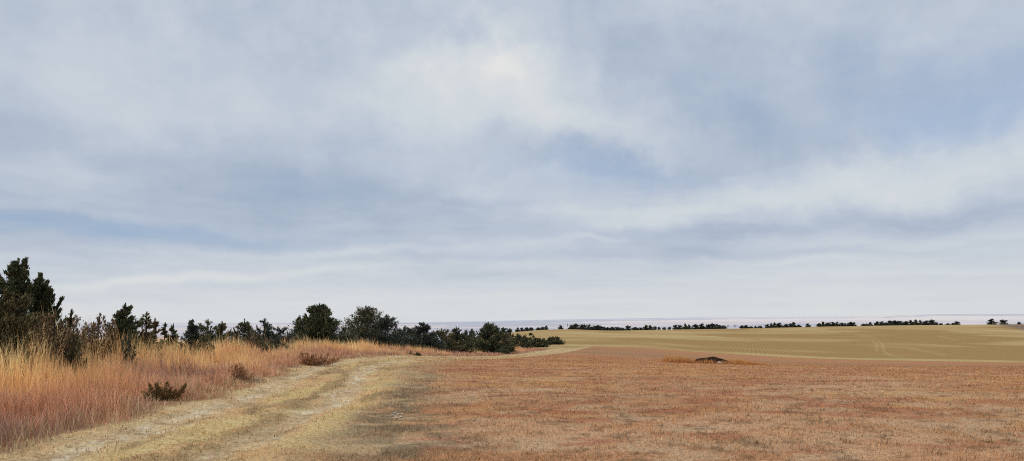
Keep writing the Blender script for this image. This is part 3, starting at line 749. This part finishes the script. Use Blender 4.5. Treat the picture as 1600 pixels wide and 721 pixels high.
clump('the dense clump left of the leafless pair', 424, [(1107, 506.5, 8, 'r'), (1113.5, 504.8, 11, 'r'), (1122, 506, 9, 'r'), (1130, 508, 9, 'b')], GF)
clump('the thin pair mid-crest', 424, [(1138, 506.5, 5, 'x'), (1149, 506, 7, 'x')], GF)
clump('the low broken row right of the leafless pair', 424, [(1160, 508, 6, 'b'), (1166, 507.8, 8, 'r'), (1174, 510, 5, 'b'), (1181, 508.8, 5, 'p'), (1188, 509, 6, 'b')], GF)
clump('the three-peaked clump right of the broken row', 424, [(1200, 506.5, 8, 'r'), (1206, 504.5, 6.5, 'p'), (1211, 503.2, 7, 'p'), (1218, 504.2, 10, 'r')], GF)
clump('the single-peaked clump right of the three-peaked one', 424, [(1229, 506, 7, 'r'), (1236, 505, 7, 'r'), (1241, 502.8, 10, 'p'), (1249, 507, 6, 'b')], GF)
clump('alone as a small dot right of the single-peaked clump', 424, [(1263, 505, 6, 'r')], GF)
clump('the long clump left of the wide crest gap', 424, [(1281, 505, 7, 'b'), (1287, 502, 8, 'p'), (1294, 504, 7, 'b'), (1302, 503, 10, 'r'), (1309, 502.3, 8, 'p'), (1317.5, 504, 9, 'r'), (1325, 504.8, 8, 'b'), (1332, 502.6, 10, 'r')], GF)
clump('the climbing clump right of the wide crest gap', 424, [(1350, 506, 6, 'b'), (1355, 505.8, 6, 'b'), (1361, 503, 7, 'p'), (1372, 502, 9, 'g'), (1379, 502, 8, 'r'), (1385, 503.4, 7, 'b'), (1392, 500.5, 10, 'r'), (1401, 500.2, 11, 'r'), (1408, 501.5, 8, 'r')], GF)
clump('the tallest long clump on the right crest', 424, [(1417, 501.5, 9, 'r'), (1424.5, 499.5, 9, 'p'), (1432, 498.8, 9, 'p'), (1439, 499.6, 9, 'p'), (1448, 501, 10, 'r'), (1457, 499, 9, 'r'), (1463, 502.5, 6, 'b')], GF)
clump('the tiny pair right of the tallest clump', 424, [(1471, 505, 6, 'b'), (1482, 505.5, 6, 'b')], GF)
clump('the touching small pair left of the fence', 424, [(1490, 505, 4.5, 'b'), (1496, 502, 9, 'r')], GF)
clump('the round pair behind the far-right fence', 424, [(1551, 497.8, 10, 'r'), (1569.5, 499, 9, 'r')], GF)
clump('alone as a tiny dot at the right edge of the photo', 426, [(1594, 502.5, 4, 'b')], GF)

# ------------------------------------------------------------------ weeds in the tall grass
def weed(px, top, Y, wpx, label, seed, pal, nb, nc, card, form='bush', name='weed_plant', cat='plant'):
    near_tree(px, top, Y, wpx, label, name=name, cat=cat, seed=seed, pal=pal, form=form, nb=nb, nc=nc, card=card, leaders=0, twigs=1, gap=.3)
weed(376, 569, 20.5, 26, 'brown weed clump in the rusty grass left of the track', 61, WEED, 22, 22, .06)
weed(482, 551, 30, 20, 'reddish brown weed, left half of the low clump beside the track bend', 62, WEED, 26, 24, .08)
weed(508, 552.5, 30.5, 26, 'reddish brown weed, wider right half of the low clump beside the track bend', 63, WEED, 26, 24, .08)
weed(641, 551, 47, 5, 'tiny dark weed at the foot of the strip of grass behind the track', 65, OLIVE, 8, 16, .1)
weed(653, 552, 47, 8, 'low dark lying weed beside the tiny one behind the track', 66, OLIVE, 8, 16, .1)

# bronzed cedar sprawling low by the track
def sprawl():
    X, Y, zb, _ = place(258, 15.6)
    g = np.random.default_rng(77)
    t = empty('sprawling_cedar', (X, Y, zb), 'low bronze cedar seedling sprawling in rusty grass beside the track, one branch pointing right', 'shrub')
    tips = [(.56, -.1, .40), (.50, .0, .34), (.44, .1, .30), (.34, -.1, .27), (-.30, 0, .40), (-.20, .1, .42), (-.10, -.05, .40), (-.34, .1, .26), (-.44, 0, .22), (.08, .05, .44), (.24, 0, .20), (-.2, -.15, .24), (.1, -.2, .16), (-.3, -.2, .14), (.3, -.2, .16), (0, -.25, .2), (-.1, .1, .3), (.16, .1, .3)]
    vs, fs, cs, off = [], [], [], 0
    tv, tf, tc, toff = [], [], [], 0
    for (a, b, c) in tips:
        p1 = np.array([a, b, c]); p0 = np.array([a * g.uniform(.1, .6), b * .2 + g.normal(0, .05), g.uniform(.03, .12)])
        n = 190
        s = g.random(n) ** .7
        ctr = p0 + (p1 - p0) * s[:, None]; ctr[:, 2] += (s ** 2 - s) * .16
        ctr += g.normal(0, 1, (n, 3)) * (.055 * (1.15 - s))[:, None]
        d = unit(unit(p1 - p0) * 1.2 + [0, 0, .3] + g.normal(0, .4, (n, 3))); ln = g.uniform(.025, .06, n)
        sd = unit(np.cross(d, g.normal(0, 1, (n, 3)))) * (ln * .22)[:, None]
        v = np.stack([ctr - sd, ctr + sd, ctr + d * ln[:, None]], 1)
        col = lin((78, 62, 40)) + (lin((136, 108, 66)) - lin((78, 62, 40))) * g.random((n, 1)) * s[:, None]
        vs.append(v.reshape(-1, 3)); fs.append(np.arange(n * 3).reshape(-1, 3) + off); off += n * 3; cs.append(np.repeat(col, 3, 0))
        q = np.array([[.006, 0, 0], [-.003, .005, 0], [-.003, -.005, 0]])
        tv.append(np.vstack([p0 - [0, 0, .08] + q, p1 + q * .3])); tf.append(np.array([[0, 1, 4, 3], [1, 2, 5, 4], [2, 0, 3, 5]]) + toff); toff += 6; tc.append(np.broadcast_to(lin((74, 58, 44)), (6, 3)))
    link('foliage', mesh_from('foliage', np.vstack(vs), [np.vstack(fs)], np.vstack(cs), M_LEAF), t)
    link('stem', mesh_from('stem', np.vstack(tv), [np.vstack(tf)], np.vstack(tc), M_BARK), t)
    t.scale = (.88, .88, .8)
sprawl()

# ------------------------------------------------------------------ earth mound in its strip of uncut grass
MX, MY, MZ, _ = place(1109, 57.0)
def mound():
    g = np.random.default_rng(5)
    nu, nv = 64, 28
    U, V = np.meshgrid(np.linspace(-1, 1, nu), np.linspace(0, 1, nv))
    prof = np.clip(1 - np.abs(U) ** 2.0, 0, 1)                     # low arch along the length
    x = U * 1.75 + .0
    ridge = .50 * prof * (1 + .05 * np.sin(U * 9))
    # steep broken face towards the meadow, gentle back
    y = np.where(V < .5, -.35 + V * .7 * .6, -.14 + (V - .5) * 2.6)
    z = ridge * np.where(V < .5, np.sin(V * math.pi) ** .8, np.cos((V - .5) * math.pi) ** .9)
    nz = fbm(x * 1 + 5, z * 1.5 + y, .25, 3, 7)
    nz2 = fbm(x * 1.0, z * 2 + y * 2, .12, 3, 9)
    y = y + (nz - .5) * .2 * (V < .55); z = z + ((nz - .5) * .05 + (nz2 - .5) * .04) * prof
    col = lin((30, 24, 20)) + (lin((58, 44, 34)) - lin((30, 24, 20))) * nz[..., None]
    red = smooth(.22, .0, z - .1) * (V < .5)
    col = col + (lin((120, 74, 54)) - col) * (red * (.4 + .6 * fbm(x, z, .3, 2, 8)))[..., None]
    back = smooth(.62, .8, V)
    col = col + (lin((160, 118, 84)) - col) * back[..., None]
    idx = np.arange(nu * nv).reshape(nv, nu)
    q = np.stack([idx[:-1, :-1], idx[:-1, 1:], idx[1:, 1:], idx[1:, :-1]], -1).reshape(-1, 4)
    me = mesh_from('earth_mound', np.stack([x, y, z], -1).reshape(-1, 3), [q], col.reshape(-1, 3), M_EARTH)
    o = link('earth_mound', me, label='low arched mound of dark bare earth in a strip of uncut grass on the meadow', category='mound')
    o.location = (MX, MY, MZ - .03)
mound()
def patch_grass():
    n = 15000
    x0 = place(1032, 57)[0]; x1 = place(1192, 57)[0]
    x = rng.uniform(x0, x1, n); y = MY + rng.normal(.3, .75, n)
    m = ~((np.abs(x - MX) < 1.5) & (y > MY - .55) & (y < MY + 1.0))
    m &= ~((np.abs(x - MX) < 1.4) & (rng.random(n) < .55))
    x, y = x[m], y[m]; n = len(x)
    z = zfun(x, y)
    cl = fbm(x, y, .7, 3, 141)
    tp = smooth(x0, x0 + .7, x) * (1 - smooth(x1 - 1.8, x1, x) * .6)
    h = rng.uniform(.18, .52, n) * (.5 + .8 * cl) * tp * np.where(x > MX, .75, 1.0) + .04
    h = np.where(np.abs(x - MX) < 1.6, h * .7, h)
    b = np.broadcast_to(A(150, 100, 64), (n, 3)); tcol = lerp(np.broadcast_to(A(196, 140, 86), (n, 3)).copy(), A(212, 178, 126), rng.random(n) * (cl > .5))
    k = rng.uniform(.7, 1.3, (n, 1))
    b, tcol = b * np.array([1.4, 1.28, 1.14]), tcol * np.array([1.3, 1.24, 1.14])
    v, f, c = ribbons(x, y, z, h, rng.uniform(.012, .026, n), np.abs(rng.normal(0, .2, n)), rng.uniform(0, 6.28, n), rng.uniform(0, 3.14, n), b * k, np.clip(tcol * k, 0, .9))
    link('uncut_grass', mesh_from('uncut_grass', v, f, c, M_BLADE), kind='stuff', label='strip of uncut orange grass around the dark earth mound', category='grass')
patch_grass()

# pale stone leaning at the foot of the mound and chips in the dark verge
def stone(loc, size, seed, label, group=None):
    g = np.random.default_rng(seed)
    nu, nv = 12, 8
    vv = []
    for j in range(nv + 1):
        for i in range(nu):
            a, b = i * 2 * math.pi / nu, j * math.pi / nv
            vv.append((math.sin(b) * math.cos(a), math.sin(b) * math.sin(a), math.cos(b)))
    v = np.array(vv)
    pl = unit(g.normal(0, 1, (9, 3)))
    for p in pl:                                                   # chop flat facets
        d = v @ p; ex = np.clip(d - g.uniform(.55, .8), 0, None); v = v - ex[:, None] * p
    v = v * np.array(size)
    idx = np.arange((nv + 1) * nu).reshape(nv + 1, nu)
    q = np.stack([idx[:-1], idx[1:], np.roll(idx[1:], -1, 1), np.roll(idx[:-1], -1, 1)], -1).reshape(-1, 4)
    o = link('stone', mesh_from('stone', v, [q], np.broadcast_to(A(176, 166, 150), v.shape), M_STONE), label=label, category='stone')
    o.location = loc; o.rotation_euler = (0, 0, g.uniform(0, 6))
    if group: o['group'] = group
sx, sy, sz, _ = place(1123, 56.3)
stone((sx, sy, sz + .09), (.24, .12, .12), 1, 'pale flat stone at the right foot of the dark earth mound')
for k, (px, py) in enumerate([(617, 647), (622, 649), (626, 653), (613, 651), (620, 655), (629, 648)]):
    X, Y = ground_hit(px, py)
    stone((X, Y, float(zfun(np.array([X]), np.array([Y]))[0]) + .015), (.03 + .008 * (k % 3), .025, .02), 20 + k, 'small pale stone chip lying in the dark patch right of the track', 'pale stone chips in the dark patch')

# ------------------------------------------------------------------ wire fence on the right crest
def fence():
    Lf = float(np.linalg.norm(FEN_B - FEN_A)) + 18
    n = int(Lf / 5.0)
    base = empty('wire_fence', (FEN_A[0], FEN_A[1], float(zfun(FEN_A[:1], FEN_A[1:])[0])), 'thin post and wire fence along the edge of the brown field at far right', 'fence')
    bx, by, bz = base.location
    tops = []
    def box_post(hh, r):
        an = np.arange(8) * math.pi / 4
        ring = np.stack([np.cos(an) * r, np.sin(an) * r, np.zeros(8)], 1)
        v = np.vstack([ring - [0, 0, .3], ring * [.94, .94, 1] + [0, 0, hh], [[0, 0, hh + r * .5]]])
        k = np.arange(8); k2 = (k + 1) % 8
        return mesh_from('post', v, [np.stack([k, k2, k2 + 8, k + 8], 1), np.stack([k + 8, k2 + 8, np.full(8, 16)], 1)], np.broadcast_to(A(150, 138, 122), (17, 3)), M_POST)
    wood = box_post(1.35, .085); thin = box_post(1.25, .05)
    for i in range(n + 1):
        p = FEN_A + fd * i * 5.0
        z = float(zfun(p[:1], p[1:])[0])
        o = link('post', wood if i % 3 == 0 else thin, base)
        o.location = (p[0] - bx, p[1] - by, z - bz)
        tops.append((p[0] - bx, p[1] - by, z - bz))
    tops = np.array(tops)
    for hgt in (.35, .62, .9, 1.15):
        r = .008; m = len(tops)
        v = np.vstack([tops + [0, 0, hgt + r], tops + [.7 * r, .7 * r, hgt - r], tops + [-.7 * r, -.7 * r, hgt - r]])
        k = np.arange(m - 1)
        f = np.vstack([np.stack([k + a * m, k + 1 + a * m, k + 1 + b * m, k + b * m], 1) for a, b in ((0, 1), (1, 2), (2, 0))])
        link('wire', mesh_from('wire', v, [f], np.broadcast_to(A(120, 118, 114), v.shape), M_POST), base)
fence()

# ------------------------------------------------------------------ sky
SUN_EL, SUN_AZ = RAD(38), RAD(205)          # behind the camera, a little left; veiled by cloud
def make_world():
    w = bpy.data.worlds.new('World'); bpy.context.scene.world = w; w.use_nodes = True
    nt = w.node_tree; nt.nodes.clear()
    out = N(nt, 'ShaderNodeOutputWorld'); bg = N(nt, 'ShaderNodeBackground'); bg.inputs['Strength'].default_value = .1
    nt.links.new(bg.outputs[0], out.inputs[0])
    sky = N(nt, 'ShaderNodeTexSky', sky_type='NISHITA'); sky.sun_disc = False; sky.sun_elevation = SUN_EL; sky.sun_rotation = SUN_AZ
    tc = N(nt, 'ShaderNodeTexCoord'); D = tc.outputs['Generated']
    sp = N(nt, 'ShaderNodeSeparateXYZ'); nt.links.new(D, sp.inputs[0]); x, y, z = sp.outputs
    az = mth(nt, 'MULTIPLY', mth(nt, 'ARCTAN2', x, y), 57.2958)
    el = mth(nt, 'MULTIPLY', mth(nt, 'ARCSINE', z), 57.2958)
    # planar cloud-deck coordinates
    inv = mth(nt, 'DIVIDE', 1.0, mth(nt, 'ADD', mth(nt, 'MAXIMUM', z, 0.0), .07))
    cb = N(nt, 'ShaderNodeCombineXYZ'); nt.links.new(mth(nt, 'MULTIPLY', x, inv), cb.inputs[0]); nt.links.new(mth(nt, 'MULTIPLY', y, inv), cb.inputs[1])
    def noise(vec, scale, detail, rough=.55, off=0.0):
        n = N(nt, 'ShaderNodeTexNoise'); n.inputs['Scale'].default_value = scale; n.inputs['Detail'].default_value = detail; n.inputs['Roughness'].default_value = rough
        if off:
            a = N(nt, 'ShaderNodeVectorMath', operation='ADD'); nt.links.new(vec, a.inputs[0]); a.inputs[1].default_value = (off, off * .7, off * 1.3); vec = a.outputs[0]
        nt.links.new(vec, n.inputs['Vector']); return mth(nt, 'SUBTRACT', n.outputs['Fac'], .5)
    PL = cb.outputs[0]
    wa = noise(D, 6.5, 5, .6, 3.1); we = noise(D, 7.0, 5, .6, 8.7)
    azw = mth(nt, 'ADD', az, mth(nt, 'MULTIPLY', wa, 15.0)); elw = mth(nt, 'ADD', el, mth(nt, 'MULTIPLY', we, 15.0))
    # horizontal wisps need less vertical warp near the horizon
    elw = mth(nt, 'ADD', mth(nt, 'MULTIPLY', mth(nt, 'SUBTRACT', elw, el), mth(nt, 'MULTIPLY', el, .042, clamp=True)), el)
    def blobs(lst):
        tot = None
        for px, py, sx, sy, tilt, amp in lst:
            q, t = (px - CX) / F, (CY - py) / F
            v = np.array([q, CP - t * SP, SP + t * CP]); v /= np.linalg.norm(v)
            a0, e0 = math.degrees(math.atan2(v[0], v[1])), math.degrees(math.asin(v[2]))
            k = 57.3 / F; ca, sa = math.cos(RAD(tilt)), math.sin(RAD(tilt))
            da = mth(nt, 'SUBTRACT', azw, a0); de = mth(nt, 'SUBTRACT', elw, e0)
            uu = mth(nt, 'DIVIDE', mth(nt, 'ADD', mth(nt, 'MULTIPLY', da, ca), mth(nt, 'MULTIPLY', de, sa)), sx * k)
            vv = mth(nt, 'DIVIDE', mth(nt, 'SUBTRACT', mth(nt, 'MULTIPLY', de, ca), mth(nt, 'MULTIPLY', da, sa)), sy * k)
            d2 = mth(nt, 'ADD', mth(nt, 'MULTIPLY', uu, uu), mth(nt, 'MULTIPLY', vv, vv))
            g = mth(nt, 'MULTIPLY', mth(nt, 'EXPONENT', mth(nt, 'MULTIPLY', d2, -1.0)), amp)
            tot = g if tot is None else mth(nt, 'ADD', tot, g)
        return tot
    L = blobs([(775, 104, 125, 38, 0, .34), (850, 168, 150, 46, -16, .25), (700, 165, 115, 48, 10, .17), (985, 205, 120, 32, -28, .11), (610, 190, 150, 40, 0, .10),
               (770, 283, 120, 20, 0, .13), (930, 325, 170, 20, 0, .15), (1250, 292, 230, 36, 5, .20), (1500, 252, 180, 42, 10, .20), (1080, 337, 170, 14, 3, .13), (1580, 205, 80, 24, 0, .08),
               (230, 444, 180, 6, 6, .30), (400, 424, 130, 6, 6, .20), (520, 392, 150, 6, 3, .16), (110, 262, 110, 20, 0, .12), (150, 110, 240, 70, 0, .07), (300, 190, 160, 40, 0, .07),
               (920, 375, 80, 6, 4, .12), (1150, 412, 260, 6, 1, .12), (640, 412, 160, 6, 2, .12),
               (180, 368, 320, 15, -1, -.40), (90, 400, 200, 22, 0, -.16), (450, 300, 290, 66, 0, -.22), (60, 215, 180, 36, 0, -.10), (430, 70, 200, 60, 0, -.06),
               (1390, 165, 250, 58, 0, -.24), (1010, 262, 180, 24, -8, -.22), (1080, 60, 220, 46, -12, -.12), (1390, 346, 330, 17, 1, -.20), (860, 402, 240, 9, 0, -.12), (1250, 395, 300, 8, 0, -.10),
               (1120, 165, 130, 24, -30, -.12), (1540, 432, 140, 6, 0, -.08), (200, 470, 200, 8, 0, -.06)])
    B = blobs([(1470, 190, 150, 40, 0, .9), (1400, 90, 160, 70, 0, .35), (940, 265, 150, 30, 0, .75), (1100, 140, 120, 60, 0, .25), (1580, 120, 120, 60, 0, .45), (200, 366, 260, 18, 0, .7),
               (60, 470, 300, 30, 0, .25), (1200, 285, 120, 20, 0, .3), (620, 230, 150, 60, 0, .15)])
    n1 = noise(PL, 1.1, 7, .58, 0.0); n2 = noise(D, 3.4, 6, .6, 5.0); n3 = noise(PL, .45, 5, .55, 11.0)
    cs = N(nt, 'ShaderNodeCombineXYZ'); nt.links.new(mth(nt, 'MULTIPLY', azw, .06), cs.inputs[0]); nt.links.new(mth(nt, 'MULTIPLY', elw, .55), cs.inputs[1])
    ns = noise(cs.outputs[0], 1.0, 5, .55, 2.0)
    hz = mth(nt, 'SUBTRACT', 1.0, mth(nt, 'DIVIDE', el, 6.4), clamp=True)      # 1 at the horizon
    v = mth(nt, 'ADD', mth(nt, 'ADD', L, .52), mth(nt, 'ADD', mth(nt, 'MULTIPLY', n1, .34), mth(nt, 'ADD', mth(nt, 'MULTIPLY', n2, .34), mth(nt, 'ADD', mth(nt, 'MULTIPLY', n3, .22), mth(nt, 'MULTIPLY', ns, mth(nt, 'SUBTRACT', .95, mth(nt, 'MULTIPLY', el, .070), clamp=True))))))
    n4 = noise(D, 11.0, 6, .6, 21.0)
    v = mth(nt, 'ADD', v, mth(nt, 'MULTIPLY', n4, mth(nt, 'MULTIPLY', el, .026, clamp=True)))
    v = mth(nt, 'ADD', v, mth(nt, 'MULTIPLY', hz, .16))
    cr = N(nt, 'ShaderNodeValToRGB'); e = cr.color_ramp.elements
    stops = [(.10, (144, 167, 195)), (.32, (169, 183, 202)), (.52, (189, 199, 213)), (.70, (204, 212, 219)), (.88, (216, 220, 223)), (1.0, (227, 227, 226))]
    while len(e) < len(stops): e.new(.5)
    for el_, (p_, c_) in zip(e, stops):
        el_.position = p_; el_.color = (*lin(c_), 1)
    nt.links.new(v, cr.inputs[0])
    def mixc(f, a, b):
        m = N(nt, 'ShaderNodeMix', data_type='RGBA'); m.clamp_factor = True
        nt.links.new(f, m.inputs[0]) if not isinstance(f, (int, float)) else setattr(m.inputs[0], 'default_value', f)
        for s, val in ((m.inputs[6], a), (m.inputs[7], b)):
            if isinstance(val, tuple): s.default_value = (*val, 1)
            else: nt.links.new(val, s)
        return m.outputs[2]
    def scale(c, f):
        n = N(nt, 'ShaderNodeVectorMath', operation='SCALE'); nt.links.new(c, n.inputs[0])
        if isinstance(f, (int, float)): n.inputs['Scale'].default_value = f
        else: nt.links.new(f, n.inputs['Scale'])
        return n.outputs[0]
    cloud = scale(cr.outputs[0], 10.0)
    # warm grey haze low down
    cloud = mixc(mth(nt, 'MULTIPLY', mth(nt, 'POWER', hz, 1.1), .75), cloud, tuple(lin((220, 221, 221)) * 10))
    # thin places where the blue sky comes through the veil
    blue = mixc(.72, sky.outputs[0], tuple(lin((168, 192, 226)) * 10))
    bf = mth(nt, 'MULTIPLY', mth(nt, 'ADD', B, mth(nt, 'MULTIPLY', n2, .35)), mth(nt, 'MULTIPLY', mth(nt, 'SUBTRACT', 1.05, v), 1.25, clamp=True), clamp=True)
    cloud = mixc(mth(nt, 'MULTIPLY', bf, .46), cloud, blue)
    # overcast: brighter overhead than near the horizon
    sm = N(nt, 'ShaderNodeMapRange', interpolation_type='SMOOTHSTEP'); sm.inputs['From Min'].default_value = .42; sm.inputs['From Max'].default_value = .95; sm.inputs['To Min'].default_value = 1.0; sm.inputs['To Max'].default_value = 1.9
    nt.links.new(z, sm.inputs['Value'])
    bk = N(nt, 'ShaderNodeMapRange', interpolation_type='SMOOTHSTEP'); bk.inputs['From Min'].default_value = .25; bk.inputs['From Max'].default_value = -.8; bk.inputs['To Min'].default_value = 1.0; bk.inputs['To Max'].default_value = 1.35
    nt.links.new(y, bk.inputs['Value'])
    cloud = scale(cloud, mth(nt, 'MULTIPLY', sm.outputs[0], bk.outputs[0]))
    nt.links.new(cloud, bg.inputs['Color'])
make_world()

sun = bpy.data.lights.new('sun', 'SUN'); sun.energy = 1.3; sun.angle = RAD(14); sun.color = (1.0, .955, .89)
so = bpy.data.objects.new('sun', sun); C.objects.link(so)
so.rotation_euler = (RAD(90) - SUN_EL, 0, -SUN_AZ + math.pi)
so.location = (0, -20, 40)

# ------------------------------------------------------------------ camera
cam = bpy.data.cameras.new('camera'); cam.sensor_fit = 'HORIZONTAL'; cam.sensor_width = 36.0
cam.lens = 36.0 * F / 1600.0; cam.clip_start = .05; cam.clip_end = 60000
co = bpy.data.objects.new('camera', cam); C.objects.link(co)
co.location = (0, 0, CAM_H); co.rotation_euler = (RAD(90) + PITCH, 0, 0)
sc = bpy.context.scene
sc.camera = co
sc.view_settings.view_transform = 'Standard'; sc.view_settings.look = 'None'; sc.view_settings.exposure = 0
sc.render.engine = 'CYCLES'
sc.cycles.max_bounces = 5; sc.cycles.diffuse_bounces = 3; sc.cycles.transparent_max_bounces = 4
sc.cycles.use_denoising = False
sc.cycles.pixel_filter_type = 'BLACKMAN_HARRIS'; sc.cycles.filter_width = 1.05
sc.cycles.sample_clamp_direct = 2.5; sc.cycles.sample_clamp_indirect = 1.5
